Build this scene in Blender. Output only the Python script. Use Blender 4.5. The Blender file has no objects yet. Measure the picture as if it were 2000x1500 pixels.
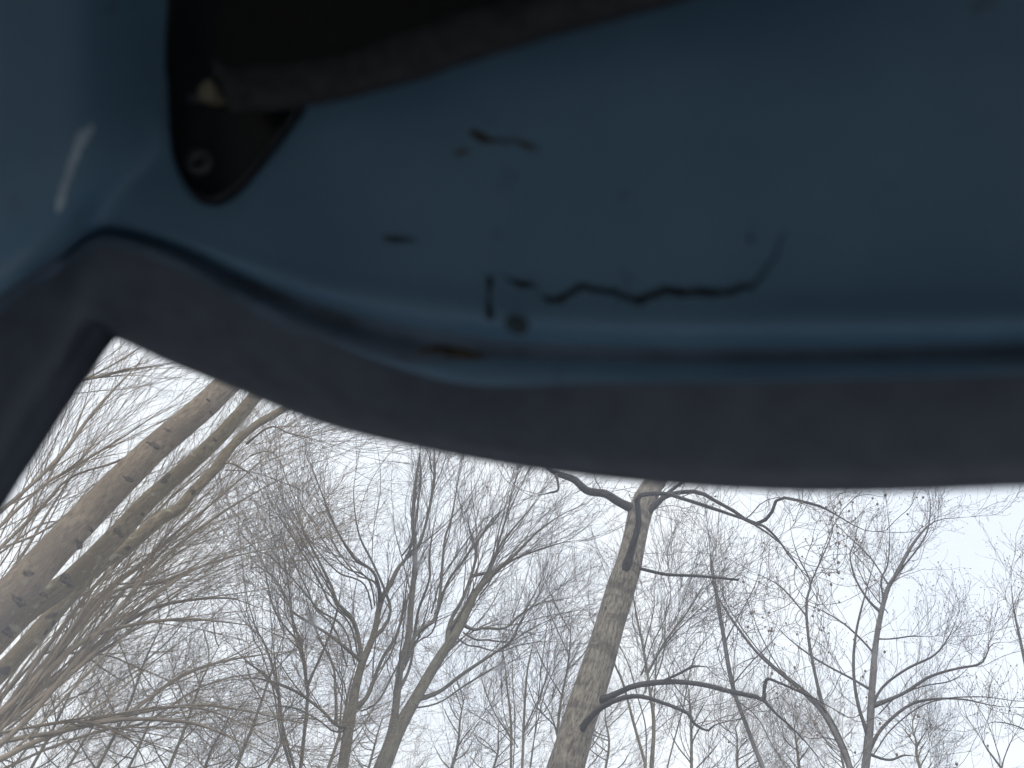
import bpy, math, random
import numpy as np
from mathutils import Vector, Matrix
from mathutils.bvhtree import BVHTree

# ------------------------------------------------------------------ camera, sky, sun, exposure
SC = bpy.context.scene
COL = SC.collection
PITCH, ROLL, FPX = math.radians(36), math.radians(24), 1501.0
CAM = np.array([0.0, 0.0, 1.5])
FWD = np.array([0, math.cos(PITCH), math.sin(PITCH)])
_r0 = np.array([1.0, 0, 0]); _u0 = np.array([0, -math.sin(PITCH), math.cos(PITCH)])
RIGHT = math.cos(ROLL) * _r0 + math.sin(ROLL) * _u0
UPV = -math.sin(ROLL) * _r0 + math.cos(ROLL) * _u0
cam_d = bpy.data.cameras.new('camera'); cam = bpy.data.objects.new('camera', cam_d); COL.objects.link(cam)
m = Matrix.Identity(4)
for i in range(3):
    m[i][0] = RIGHT[i]; m[i][1] = UPV[i]; m[i][2] = -FWD[i]; m[i][3] = CAM[i]
cam.matrix_world = m
cam_d.sensor_width = 36; cam_d.lens = 36 * FPX / 2000; cam_d.clip_start = 0.02; cam_d.clip_end = 2000
cam_d.dof.use_dof = True; cam_d.dof.focus_distance = 14; cam_d.dof.aperture_fstop = 3.4
SC.camera = cam

SUN_EL, SUN_AZ = math.radians(48), math.radians(215)
w = bpy.data.worlds.new('World'); SC.world = w; w.use_nodes = True
nt = w.node_tree; N = nt.nodes; L = nt.links; N.clear()
out = N.new('ShaderNodeOutputWorld'); bg = N.new('ShaderNodeBackground')
sky = N.new('ShaderNodeTexSky'); sky.sky_type = 'NISHITA'; sky.sun_disc = False
sky.sun_elevation = SUN_EL; sky.sun_rotation = SUN_AZ; sky.dust_density = 3
tc = N.new('ShaderNodeTexCoord'); nz = N.new('ShaderNodeTexNoise')
nz.inputs['Scale'].default_value = 2.6; nz.inputs['Detail'].default_value = 5; nz.inputs['Roughness'].default_value = .55
cr = N.new('ShaderNodeValToRGB')
cr.color_ramp.elements[0].position = .32; cr.color_ramp.elements[0].color = (.79, .84, .93, 1)
cr.color_ramp.elements[1].position = .68; cr.color_ramp.elements[1].color = (.97, .985, 1.0, 1)
vm = N.new('ShaderNodeVectorMath'); vm.operation = 'SCALE'; vm.inputs['Scale'].default_value = 7.9
mx = N.new('ShaderNodeMix'); mx.data_type = 'RGBA'; mx.inputs[0].default_value = .93
L.new(tc.outputs['Generated'], nz.inputs['Vector']); L.new(nz.outputs['Fac'], cr.inputs['Fac'])
L.new(cr.outputs['Color'], vm.inputs[0]); L.new(sky.outputs['Color'], mx.inputs[6]); L.new(vm.outputs['Vector'], mx.inputs[7])
L.new(mx.outputs[2], bg.inputs['Color']); bg.inputs['Strength'].default_value = .1
L.new(bg.outputs['Background'], out.inputs['Surface'])

sd = bpy.data.lights.new('sun', 'SUN'); sd.energy = 1.2; sd.angle = math.radians(25); sd.color = (1, .96, .9)
so = bpy.data.objects.new('sun', sd); COL.objects.link(so)
sdir = Vector((math.sin(SUN_AZ) * math.cos(SUN_EL), math.cos(SUN_AZ) * math.cos(SUN_EL), math.sin(SUN_EL)))
so.rotation_euler = sdir.to_track_quat('Z', 'Y').to_euler(); so.location = (0, 0, 40)
SC.view_settings.view_transform = 'Standard'; SC.view_settings.look = 'None'
SC.view_settings.exposure = .8; SC.view_settings.gamma = 1
SC.cycles.max_bounces = 10; SC.cycles.diffuse_bounces = 6; SC.cycles.transparent_max_bounces = 16
SC.cycles.use_denoising = True
rng = np.random.default_rng(7)

# ------------------------------------------------------------------ helpers
def ray(px, py):
    return RIGHT * ((px - 1000) / FPX) + UPV * ((750 - py) / FPX) + FWD
def at_depth(px, py, s): return CAM + ray(px, py) * s
def at_height(px, py, h):
    r = ray(px, py); return CAM + r * (h / r[2])
def at_dist(px, py, D):
    r = ray(px, py); return CAM + r * (D / math.hypot(r[0], r[1]))
def empty(name, loc, label=None, cat=None, group=None):
    o = bpy.data.objects.new(name, None); COL.objects.link(o); o.location = loc; o.empty_display_size = .2
    if label: o['label'] = label
    if cat: o['category'] = cat
    if group: o['group'] = group
    return o
def link_mesh(name, me, mat, parent=None, kind=None, label=None, smooth=True):
    me.materials.append(mat)
    if smooth: me.shade_smooth()
    o = bpy.data.objects.new(name, me); COL.objects.link(o)
    if parent is not None:
        o.parent = parent; o.matrix_parent_inverse = Matrix.Translation(-Vector(parent.location))
    if kind: o['kind'] = kind
    if label: o['label'] = label
    return o
def py_mesh(name, verts, faces):
    me = bpy.data.meshes.new(name); me.from_pydata([tuple(map(float, v)) for v in verts], [], faces); me.update(); return me
def grid_mesh(name, G, flip=False):
    n, k = G.shape[:2]
    f = []
    for i in range(n - 1):
        for j in range(k - 1):
            q = (i * k + j, (i + 1) * k + j, (i + 1) * k + j + 1, i * k + j + 1)
            f.append(q[::-1] if flip else q)
    return py_mesh(name, G.reshape(-1, 3), f)

def mat_base(name):
    m = bpy.data.materials.new(name); m.use_nodes = True
    n = m.node_tree.nodes; return m, n, m.node_tree.links, n['Principled BSDF']
def simple_mat(name, col, rough=.6, nscale=30, var=.15, bump=.0, spec=.5, metallic=0):
    m, n, l, p = mat_base(name)
    t = n.new('ShaderNodeTexNoise'); t.inputs['Scale'].default_value = nscale; t.inputs['Detail'].default_value = 5
    c = n.new('ShaderNodeTexCoord'); l.new(c.outputs['Object'], t.inputs['Vector'])
    r = n.new('ShaderNodeValToRGB')
    r.color_ramp.elements[0].position = .3; r.color_ramp.elements[1].position = .7
    r.color_ramp.elements[0].color = (*[x * (1 - var) for x in col], 1); r.color_ramp.elements[1].color = (*[min(1, x * (1 + var)) for x in col], 1)
    l.new(t.outputs['Fac'], r.inputs['Fac']); l.new(r.outputs['Color'], p.inputs['Base Color'])
    p.inputs['Roughness'].default_value = rough; p.inputs['Specular IOR Level'].default_value = spec; p.inputs['Metallic'].default_value = metallic
    if bump:
        b = n.new('ShaderNodeBump'); b.inputs['Strength'].default_value = bump; b.inputs['Distance'].default_value = .002
        l.new(t.outputs['Fac'], b.inputs['Height']); l.new(b.outputs['Normal'], p.inputs['Normal'])
    return m

def bark_mat(name, c0, c1, scar=(.05, .04, .035), zscale=.25, scale=26, bump=.6, scar_amt=.66, lichen=None, hstripe=False, hue2=None):
    """bark in coordinates that wrap the stem ('bark' attribute: round the stem in metres, along it in metres)"""
    m, n, l, p = mat_base(name)
    a = n.new('ShaderNodeAttribute'); a.attribute_name = 'bark'
    mp = n.new('ShaderNodeMapping'); mp.inputs['Scale'].default_value = (1, 1, zscale)
    l.new(a.outputs['Vector'], mp.inputs['Vector'])
    t1 = n.new('ShaderNodeTexNoise'); t1.inputs['Scale'].default_value = scale; t1.inputs['Detail'].default_value = 9; t1.inputs['Roughness'].default_value = .65
    l.new(mp.outputs['Vector'], t1.inputs['Vector'])
    r1 = n.new('ShaderNodeValToRGB'); r1.color_ramp.elements[0].position = .34; r1.color_ramp.elements[1].position = .64
    r1.color_ramp.elements[0].color = (*c0, 1); r1.color_ramp.elements[1].color = (*c1, 1)
    l.new(t1.outputs['Fac'], r1.inputs['Fac']); last = r1.outputs['Color']
    def overlay(last, scl, lo, hi, col, vec, det=4, amt=1.0):
        t = n.new('ShaderNodeTexNoise'); t.inputs['Scale'].default_value = scl; t.inputs['Detail'].default_value = det
        l.new(vec, t.inputs['Vector'])
        r = n.new('ShaderNodeMapRange'); r.inputs['From Min'].default_value = lo; r.inputs['From Max'].default_value = hi; r.inputs['To Max'].default_value = amt
        l.new(t.outputs['Fac'], r.inputs['Value'])
        x = n.new('ShaderNodeMix'); x.data_type = 'RGBA'
        l.new(r.outputs['Result'], x.inputs[0]); l.new(last, x.inputs[6]); x.inputs[7].default_value = (*col, 1)
        return x.outputs[2]
    if hue2: last = overlay(last, 2.2, .4, .65, hue2, a.outputs['Vector'], 3, .8)
    last = overlay(last, 5.5, scar_amt, scar_amt + .06, scar, a.outputs['Vector'], 6, .85)
    if lichen: last = overlay(last, 9, .62, .68, lichen, a.outputs['Vector'], 5, .7)
    if hstripe:
        m2 = n.new('ShaderNodeMapping'); m2.inputs['Scale'].default_value = (.5, .5, 2.2); l.new(a.outputs['Vector'], m2.inputs['Vector'])
        last = overlay(last, 3.2, .52, .66, scar, m2.outputs['Vector'], 4, .55)
    l.new(last, p.inputs['Base Color']); p.inputs['Roughness'].default_value = .9; p.inputs['Specular IOR Level'].default_value = .15
    b = n.new('ShaderNodeBump'); b.inputs['Strength'].default_value = bump; b.inputs['Distance'].default_value = .02
    l.new(t1.outputs['Fac'], b.inputs['Height']); l.new(b.outputs['Normal'], p.inputs['Normal'])
    return m

# ------------------------------------------------------------------ tubes and trees
def resample(P, n, R=None):
    """Catmull-Rom through control points, n points evenly along"""
    P = np.asarray(P, float); k = len(P)
    Q = np.vstack([2 * P[0] - P[1], P, 2 * P[-1] - P[-2]])
    t = np.linspace(0, k - 1 - 1e-6, n); i = t.astype(int); f = (t - i)[:, None]
    a, b, c, d = Q[i], Q[i + 1], Q[i + 2], Q[i + 3]
    return .5 * (2 * b + (c - a) * f + (2 * a - 5 * b + 4 * c - d) * f ** 2 + (3 * b - a - 3 * c + d) * f ** 3)
def tubes_mesh(name, sets, lump=0.0):
    """sets: list of (P[N,n,3], R[N,n], sides) -> one mesh with the bark attribute"""
    VV, FF, BB, off = [], [], [], 0
    for P, R, S in sets:
        Nn, n = R.shape
        if Nn == 0: continue
        T = np.gradient(P, axis=1); T /= np.linalg.norm(T, axis=2, keepdims=True) + 1e-9
        mean = P[:, -1] - P[:, 0]; mean /= np.linalg.norm(mean, axis=1, keepdims=True) + 1e-9
        ref = np.where(np.abs(mean[:, 2:3]) > .7, np.array([[1., .3, 0]]), np.array([[0, .2, 1.]]))
        ref = np.repeat(ref[:, None], n, 1)
        A = np.cross(T, ref); A /= np.linalg.norm(A, axis=2, keepdims=True) + 1e-9
        B = np.cross(T, A)
        th = np.arange(S) * 2 * np.pi / S
        ln = np.concatenate([np.zeros((Nn, 1)), np.cumsum(np.linalg.norm(np.diff(P, axis=1), axis=2), 1)], 1)
        ph = rng.random((Nn, 1)) * 20
        rr = R[:, :, None] * np.ones(S)
        if lump:
            z = ln[:, :, None] + ph[:, :, None]
            rr = rr * (1 + lump * (np.sin(z * 5 + 2 * th) * .5 + np.sin(z * 2.3 + th * 1 + 1.7) * .7 + np.sin(z * 13 + th * 3) * .3))
        V = P[:, :, None] + A[:, :, None] * (np.cos(th)[None, None, :, None] * rr[..., None]) + B[:, :, None] * (np.sin(th)[None, None, :, None] * rr[..., None])
        BA = np.stack([np.cos(th) * R[:, :, None] * 1.0, np.sin(th) * R[:, :, None] * 1.0, np.repeat((ln + ph)[:, :, None], S, 2)], -1)
        idx = off + (np.arange(Nn)[:, None, None] * n * S + np.arange(n - 1)[None, :, None] * S + np.arange(S)[None, None, :])
        nx = off + (np.arange(Nn)[:, None, None] * n * S + np.arange(n - 1)[None, :, None] * S + ((np.arange(S) + 1) % S)[None, None, :])
        FF.append(np.stack([idx, nx, nx + S, idx + S], -1).reshape(-1, 4))
        VV.append(V.reshape(-1, 3)); BB.append(BA.reshape(-1, 3)); off += Nn * n * S
    V = np.concatenate(VV).astype(np.float32); F = np.concatenate(FF).astype(np.int32); Bk = np.concatenate(BB).astype(np.float32)
    me = bpy.data.meshes.new(name)
    me.vertices.add(len(V)); me.vertices.foreach_set('co', V.ravel())
    me.loops.add(len(F) * 4); me.loops.foreach_set('vertex_index', F.ravel())
    me.polygons.add(len(F)); me.polygons.foreach_set('loop_start', np.arange(0, len(F) * 4, 4, dtype=np.int32))
    at = me.attributes.new('bark', 'FLOAT_VECTOR', 'POINT'); at.data.foreach_set('vector', Bk.ravel())
    me.update(calc_edges=True); return me
def norm(v): return v / (np.linalg.norm(v, axis=-1, keepdims=True) + 1e-9)
def grow(P, R, per_m, lmin, lmax, amin, amax, n, jit, up, rtip, rfac=.6, t0=.12, taper_len=.55, flat=0.0, sag=0.0, tips=2):
    """children of many parent polylines at once"""
    seg = np.linalg.norm(np.diff(P, axis=1), axis=2); LP = seg.sum(1)
    cnt = rng.poisson(LP * per_m * (1 - t0))
    pi = np.repeat(np.arange(len(P)), cnt); nb = len(pi)
    pi = np.concatenate([pi, np.repeat(np.arange(len(P)), tips)]); M = len(pi)
    if M == 0: return np.zeros((0, n, 3)), np.zeros((0, n))
    npar = P.shape[1]
    t = t0 + (1 - t0) * rng.random(M); t[nb:] = .9 + .09 * rng.random(M - nb); x = t * (npar - 1 - 1e-6); i = x.astype(int); f = (x - i)[:, None]
    pos = P[pi, i] * (1 - f) + P[pi, i + 1] * f; tan = norm(P[pi, i + 1] - P[pi, i])
    rp = R[pi, i] * (1 - f[:, 0]) + R[pi, i + 1] * f[:, 0]
    side = norm(np.cross(tan, rng.normal(size=(M, 3))))
    if flat: side = norm(side * np.array([1, 1, 1 - flat]))
    ang = np.radians(amin + (amax - amin) * rng.random(M)); ang[nb:] *= .45; ang = ang[:, None]
    d = norm(tan * np.cos(ang) + side * np.sin(ang))
    ln = (lmin + (lmax - lmin) * rng.random(M) ** 1.4) * (1 - taper_len * np.where(np.arange(M) >= nb, .2, t))
    st = (ln / (n - 1))[:, None]
    out = np.zeros((M, n, 3)); out[:, 0] = pos
    wob = norm(rng.normal(size=(M, 3)))
    for k in range(1, n):
        wob = norm(wob + rng.normal(size=(M, 3)) * .9)
        d = norm(d + wob * jit + np.array([0, 0, up - sag * (k / n)]))
        out[:, k] = out[:, k - 1] + d * st
    r0 = np.clip(rp * rfac, rtip * 1.15, None) * (.6 + .4 * rng.random(M)); r0 = np.minimum(r0, ln * .0045 + rtip)
    R2 = r0[:, None] * (1 - np.linspace(0, 1, n)[None]) + rtip * np.linspace(0, 1, n)[None]
    return out, np.maximum(R2, rtip * .8)

def trace(pts, D0, D1, n=26, wob=0.004, rscale=1.0, tip=True, collar=False):
    """limb traced in the photograph: (px, py, half width px); the distance runs from D0 to D1"""
    k = len(pts); seg = [0]
    for a, b in zip(pts[:-1], pts[1:]): seg.append(seg[-1] + math.hypot(a[0] - b[0], a[1] - b[1]))
    C = []; r = pts[0][2] if len(pts[0]) > 2 else 5
    for q, sg in zip(pts, seg):
        D = D0 + (D1 - D0) * sg / seg[-1]; p = at_dist(q[0], q[1], D)
        if len(q) > 2: r = q[2]
        else: r = r * .9
        C.append((*p, r * rscale * np.dot(p - CAM, FWD) / FPX))
    C = resample(np.array(C), n)
    P, R = C[:, :3], np.maximum(C[:, 3], .002)
    if tip: R = np.maximum(R * np.clip((1 - np.linspace(0, 1, n)) / .35, 0, 1) ** .7, .004)
    if collar: R[:3] *= np.array([1.6, 1.3, 1.1])
    P = P + np.cumsum(rng.normal(size=P.shape), 0) * wob * min(1, D0 / 10) * np.linspace(0, 1, n)[:, None] * .6
    return P, R
def to_ground(P, R, lean=.35, flare=1.25):
    """carry a stem on down to the ground from where the picture ends"""
    d = P[1] - P[0]; d = d / abs(d[2]); z = P[0][2]
    base = np.array([P[0][0] - d[0] * z * lean, P[0][1] - d[1] * z * lean, -.05])
    k = max(4, int(z / .35) + 2); t = np.linspace(0, 1, k, endpoint=False)[:, None]
    bend = base * (1 - t) + P[0] * t + (P[0] - P[1]) * 0
    rr = R[0] * (flare - (flare - 1) * np.sqrt(t[:, 0])); rr[0] *= 1.25
    return np.vstack([bend, P]), np.concatenate([rr, R])

def build_tree(name, label, stems, limbs, style, mats, group=None, seeds=0, extra=0, seed_r=.02, bare=()):
    """stems: list of (pts, D0, D1) reaching the ground; limbs: list of (pts, D0, D1)"""
    S, Lm = [], []
    for pts, a, b in stems: S.append(to_ground(*trace(pts, a, b, tip=b > 12, rscale=style.get('stem_r', 1) * (.62 if name == 'slender_tree' and style is ST_B else 1))))
    for k_, q in enumerate(limbs): Lm.append((trace(q[0], q[1], q[2], tip=k_ not in bare, collar=True, rscale=style.get('limb_r', .9)), k_))
    # seat every limb in the stem or earlier limb that it springs from
    hosts = [P for P, R in S]
    for (P, R), k_ in Lm:
        best = None
        for Hp in hosts:
            dd = np.linalg.norm(Hp - P[0], axis=1); i = int(dd.argmin())
            if best is None or dd[i] < best[0]: best = (dd[i], Hp, i)
        if best[0] < style.get('attach', 1.6):
            t_ = np.linspace(0, 1, len(P))[:, None]; P += (best[1][best[2]] - P[0]) * np.clip(1 - t_ / style.get('seat', .45), 0, 1) ** 2
        hosts.append(P.copy())
    base = S[0][0][0].copy(); base[2] = 0
    root = empty(name, base, label, 'tree', group)
    for P, R in S: link_mesh('trunk', tubes_mesh('trunk', [(P[None], R[None], 20 if R.max() > .12 else 10)], (.035 if name == 'leaning_tree' else .05) if R.max() > .1 else .03), mats[0], root)
    par = [resample(np.hstack([P, R[:, None]])[-26:], 26) for P, R in S if style.get('stem_twigs', True)]
    for (P, R), k_ in Lm:
        link_mesh('limb', tubes_mesh('limb', [(P[None], R[None], 8)], .06), mats[1], root)
        if k_ not in bare: par.append(np.hstack([P, R[:, None]]))
    A = np.array(par)
    if extra:     # further limbs that follow the traced ones with their own bends
        src = A[rng.integers(len(S) if len(A) > len(S) + 3 and style.get('stem_twigs', True) else 0, len(A), extra)].copy()
        sh = rng.normal(size=(extra, 1, 3)) * np.array([.5, .9, .35]) * style.get('spread', 1)
        cur = rng.normal(size=(extra, 1, 3)) * style.get('bow', .7) * (np.linspace(0, 1, 26) ** 2)[None, :, None]
        src[:, :, :3] += sh * np.linspace(.25, 1, 26)[None, :, None] + cur
        away = src[:, 13, :3] - CAM; away[:, 2] = 0; away = norm(away)[:, None] * (rng.random((extra, 1, 1)) * 1.6)
        src[:, :, :3] += away * np.linspace(.4, 1, 26)[None, :, None]
        src[:, :, 3] = np.minimum(src[:, :, 3] * .6, .016)
        for q in src: link_mesh('limb', tubes_mesh('limb', [(q[None, :, :3], q[None, :, 3], 6)], .05), mats[1], root)
        A = np.concatenate([A, src])
    P, R = A[:, :, :3], np.maximum(A[:, :, 3], .003)
    sets = []
    ends = None
    for k, lv in enumerate(style['levels']):
        P, R = grow(P, R, **lv)
        sets.append((P, R, 5 if k == 0 else 3))
        ends = P[:, -1] if ends is None or k >= len(style['levels']) - 1 else ends
    crown = link_mesh('crown', tubes_mesh('crown', sets), mats[2], root)
    if seeds and len(ends):
        e = ends[rng.permutation(len(ends))[:seeds]]; seed_heads(e, seed_r, mats[3], root)
    return root
def seed_heads(E, r, mat, root):
    """small upright cups at twig ends"""
    prof = [(.15, -1.0), (.75, -.55), (1.0, .1), (.7, .8), (.12, 1.25)]; S = 5
    base = np.array([[a * math.cos(2 * math.pi * j / S), a * math.sin(2 * math.pi * j / S), z] for a, z in prof for j in range(S)])
    f = np.array([[i * S + j, i * S + (j + 1) % S, (i + 1) * S + (j + 1) % S, (i + 1) * S + j] for i in range(len(prof) - 1) for j in range(S)])
    n = len(E); sc = r * (.6 + .7 * rng.random((n, 1, 1)))
    V = E[:, None] + base[None] * sc + np.array([0, 0, r * .8]); Fc = f[None] + (np.arange(n) * len(base))[:, None, None]
    me = bpy.data.meshes.new('seed_heads'); V = V.reshape(-1, 3).astype(np.float32); Fc = Fc.reshape(-1, 4).astype(np.int32)
    me.vertices.add(len(V)); me.vertices.foreach_set('co', V.ravel()); me.loops.add(Fc.size); me.loops.foreach_set('vertex_index', Fc.ravel())
    me.polygons.add(len(Fc)); me.polygons.foreach_set('loop_start', np.arange(0, Fc.size, 4, dtype=np.int32)); me.update(calc_edges=True)
    link_mesh('seed_heads', me, mat, root, kind='stuff')

# ------------------------------------------------------------------ ground
def ground():
    n = 60; xs = np.linspace(-1, 1, n); xs = np.sign(xs) * np.abs(xs) ** 2.2 * 600
    X, Y = np.meshgrid(xs, xs, indexing='ij'); Z = np.zeros_like(X) + .15 * np.sin(X * .11 + 1) * np.sin(Y * .09) * np.clip((np.hypot(X, Y) - 8) / 20, 0, 1)
    m, nn, l, p = mat_base('leaf_litter')
    t = nn.new('ShaderNodeTexNoise'); t.inputs['Scale'].default_value = 3; t.inputs['Detail'].default_value = 10
    c = nn.new('ShaderNodeTexCoord'); l.new(c.outputs['Object'], t.inputs['Vector'])
    r = nn.new('ShaderNodeValToRGB'); r.color_ramp.elements[0].position = .35; r.color_ramp.elements[1].position = .65
    r.color_ramp.elements[0].color = (.035, .034, .018, 1); r.color_ramp.elements[1].color = (.08, .062, .036, 1)
    l.new(t.outputs['Fac'], r.inputs['Fac']); l.new(r.outputs['Color'], p.inputs['Base Color']); p.inputs['Roughness'].default_value = .95
    b = nn.new('ShaderNodeBump'); b.inputs['Strength'].default_value = .5; l.new(t.outputs['Fac'], b.inputs['Height']); l.new(b.outputs['Normal'], p.inputs['Normal'])
    link_mesh('ground', grid_mesh('ground', np.stack([X, Y, Z], -1)), m, kind='structure')
ground()

# ------------------------------------------------------------------ the vehicle: windscreen frame
names = ['C0', 'seal', 'lip', 'recess', 'ridge', 'p1', 'c3', 'c4', 'c5', 'c6']
HT = [.300, .318, .321, .341, .336, .359, .400, .452, .500, .535]
TOP = [
 [(185, 642), (207, 470), (208, 464), (210, 456), (214, 440), (228, 400), (312, 300), (328, 120), (334, -100), (330, -500)],
 [(300, 690), (332, 506), (333, 500), (335, 490), (338, 468), (350, 432), (400, 330), (415, 130), (420, -100), (420, -500)],
 [(430, 742), (452, 572), (453, 564), (456, 548), (460, 516), (468, 470), (500, 350), (510, 135), (515, -100), (520, -500)],
 [(560, 795), (582, 640), (583, 630), (586, 600), (590, 560), (595, 505), (602, 372), (610, 140), (615, -100), (620, -500)],
 [(850, 868), (860, 742), (860, 726), (862, 672), (865, 612), (868, 545), (870, 390), (870, 140), (870, -100), (870, -500)],
 [(1200, 920), (1200, 747), (1200, 738), (1200, 690), (1200, 640), (1200, 565), (1200, 395), (1200, 140), (1200, -100), (1200, -500)],
 [(1560, 941), (1560, 743), (1560, 734), (1560, 692), (1560, 640), (1560, 565), (1560, 395), (1560, 140), (1560, -100), (1560, -500)],
 [(2000, 926), (2000, 728), (2000, 718), (2000, 686), (2000, 634), (2000, 560), (2000, 392), (2000, 140), (2000, -100), (2000, -500)],
 [(2350, 905), (2350, 705), (2350, 690), (2350, 668), (2350, 615), (2350, 545), (2350, 382), (2350, 138), (2350, -100), (2350, -480)],
]
PIL = [
 [(-420, 1800), (-600, 1400), (-602, 1390), (-604, 1380), (-610, 1350), (-620, 1310), (-640, 1180), (-670, 1050), (-690, 900), (-700, 800)],
 [(-160, 1210), (-250, 830), (-252, 822), (-255, 812), (-260, 785), (-270, 745), (-285, 620), (-300, 460), (-315, 260), (-330, 100)],
 [(2, 930), (-2, 610), (-2, 602), (-3, 592), (-6, 566), (-10, 528), (-12, 400), (-12, 200), (-12, -50), (-12, -400)],
 [(112, 745), (100, 536), (101, 528), (102, 518), (105, 496), (114, 455), (150, 350), (157, 170), (160, -80), (160, -450)],
]
def heights(k):
    h = list(HT); f = max(0, 1 - k / 4.5); h[5] -= .013 * f; h[6] -= .010 * f      # the panel flattens out towards the corner
    return h
top = np.array([[at_height(x, y, h) for (x, y), h in zip(row, heights(k))] for k, row in enumerate(TOP)])
RAX = top[8, 0] - top[7, 0]; RAX[2] = 0; RAX /= np.linalg.norm(RAX)         # vehicle's own right
ZAX = np.array([0, 0, 1.0]); BAX = np.cross(RAX, ZAX); BAX = -BAX            # towards the rear?
if np.dot(BAX, np.array([0, 1.0, 0])) > 0: BAX = -BAX
d0 = np.dot(top[0, 0] - CAM, RAX); d6 = np.dot(top[0, 6] - CAM, RAX)
bl = [0, .3, .33, .36, .55, .8, 1, 1, 1, 1]
def on_side(px, py, d, lean=.55):
    r = ray(px, py); p = CAM + r * (d / np.dot(r, RAX))
    for _ in range(6): p = CAM + r * ((d + lean * (p[2] - 1.5 - .36)) / np.dot(r, RAX))
    return p
pil = np.array([[on_side(x, y, d0 + (d6 - d0) * b, .55 * b) for (x, y), b in zip(row, bl)] for row in PIL])
ctl = np.concatenate([pil, top])                                            # 13 stations x 10 curves
CEN = np.dot(top[8, 0] - CAM, RAX)
def mirror(P): 
    k = np.tensordot(P - CAM, RAX, axes=([-1], [0])) - CEN
    return P - 2 * k[..., None] * RAX
ctl[12] = ctl[12] - (np.tensordot(ctl[12] - CAM, RAX, axes=([-1], [0])) - CEN)[:, None] * RAX
ctl = np.concatenate([ctl, mirror(ctl[:12][::-1])])
def pchip(Y, axis, sub):
    Y = np.moveaxis(Y, axis, 0); n = len(Y)
    dx = np.linalg.norm(np.diff(Y, axis=0), axis=-1).mean(axis=1) + 1e-6
    x = np.concatenate([[0], np.cumsum(dx)]); h = dx[:, None, None]
    dl = np.diff(Y, axis=0) / h
    D = np.zeros_like(Y); D[0] = dl[0]; D[-1] = dl[-1]
    w1, w2 = 2 * h[1:] + h[:-1], h[1:] + 2 * h[:-1]
    with np.errstate(divide='ignore', invalid='ignore'):
        hm = (w1 + w2) / (w1 / dl[:-1] + w2 / dl[1:])
    fd = (dl[:-1] * h[1:] + dl[1:] * h[:-1]) / (h[1:] + h[:-1])
    D[1:-1] = .6 * fd + .4 * np.where(dl[:-1] * dl[1:] > 0, np.nan_to_num(hm), 0)
    o = []
    for i in range(n - 1):
        for t in np.arange(sub) / sub:
            o.append((2*t**3-3*t**2+1) * Y[i] + (t**3-2*t**2+t) * h[i] * D[i] + (-2*t**3+3*t**2) * Y[i+1] + (t**3-t**2) * h[i] * D[i+1])
    o.append(Y[-1]); return np.moveaxis(np.array(o), 0, axis)
SUBT, SUBC = 8, 6
G = pchip(pchip(ctl, 0, SUBT), 1, SUBC)                                      # (24*8+1, 9*6+1, 3)

def paint_mat():
    m, n, l, p = mat_base('blue_paint')
    c = n.new('ShaderNodeTexCoord')
    t = n.new('ShaderNodeTexNoise'); t.inputs['Scale'].default_value = 9; t.inputs['Detail'].default_value = 6; l.new(c.outputs['Object'], t.inputs['Vector'])
    r = n.new('ShaderNodeValToRGB'); r.color_ramp.elements[0].position = .3; r.color_ramp.elements[1].position = .7
    r.color_ramp.elements[0].color = (.15, .285, .42, 1); r.color_ramp.elements[1].color = (.19, .345, .49, 1)
    l.new(t.outputs['Fac'], r.inputs['Fac'])
    t2 = n.new('ShaderNodeTexNoise'); t2.inputs['Scale'].default_value = 28; t2.inputs['Detail'].default_value = 7; l.new(c.outputs['Object'], t2.inputs['Vector'])
    mr = n.new('ShaderNodeMapRange'); mr.inputs['From Min'].default_value = .66; mr.inputs['From Max'].default_value = .78; mr.inputs['To Max'].default_value = .55
    l.new(t2.outputs['Fac'], mr.inputs['Value'])
    x = n.new('ShaderNodeMix'); x.data_type = 'RGBA'; l.new(mr.outputs['Result'], x.inputs[0]); l.new(r.outputs['Color'], x.inputs[6]); x.inputs[7].default_value = (.09, .11, .12, 1)
    l.new(x.outputs[2], p.inputs['Base Color'])
    p.inputs['Roughness'].default_value = .42; p.inputs['Specular IOR Level'].default_value = .45
    b = n.new('ShaderNodeBump'); b.inputs['Strength'].default_value = .12; b.inputs['Distance'].default_value = .004
    l.new(t.outputs['Fac'], b.inputs['Height']); l.new(b.outputs['Normal'], p.inputs['Normal'])
    return m
PAINT = paint_mat()
RUBBER = simple_mat('seal_rubber', (.135, .16, .205), .7, 40, .12, .1, .3)
VINYL = simple_mat('visor_vinyl', (.009, .0095, .011), .62, 160, .35, .4, .3)
BLACKP = simple_mat('bracket_black', (.007, .008, .011), .36, 60, .2)
SCREW = simple_mat('dull_steel', (.10, .10, .11), .5, 80, .2, metallic=.5)
CREAM = simple_mat('cream_plastic', (.26, .23, .16), .5, 40, .15)
DARKCRACK = simple_mat('bare_dark_metal', (.018, .021, .02), .9, 120, .5)
RUST = simple_mat('rust', (.10, .085, .06), .9, 60, .5)
PALE = simple_mat('pale_scrape', (.60, .72, .80), .6, 60, .15)
FAINT = simple_mat('faint_scrape', (.19, .33, .48), .6, 60, .1)
LINING = simple_mat('roof_lining', (.05, .05, .05), .9, 50, .1)
SEATM = simple_mat('seat_vinyl', (.075, .076, .085), .6, 40, .1)
TYRE = simple_mat('tyre_rubber', (.03, .03, .03), .8, 40, .2)
DASHM = simple_mat('dash_top', (.74, .75, .78), .6, 40, .1)
RECESS_SHADE = simple_mat('painted_recess_shade', (.14, .19, .26), .8, 25, .3, .3)  # darker blue that paints in the shade of the header recess
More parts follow.
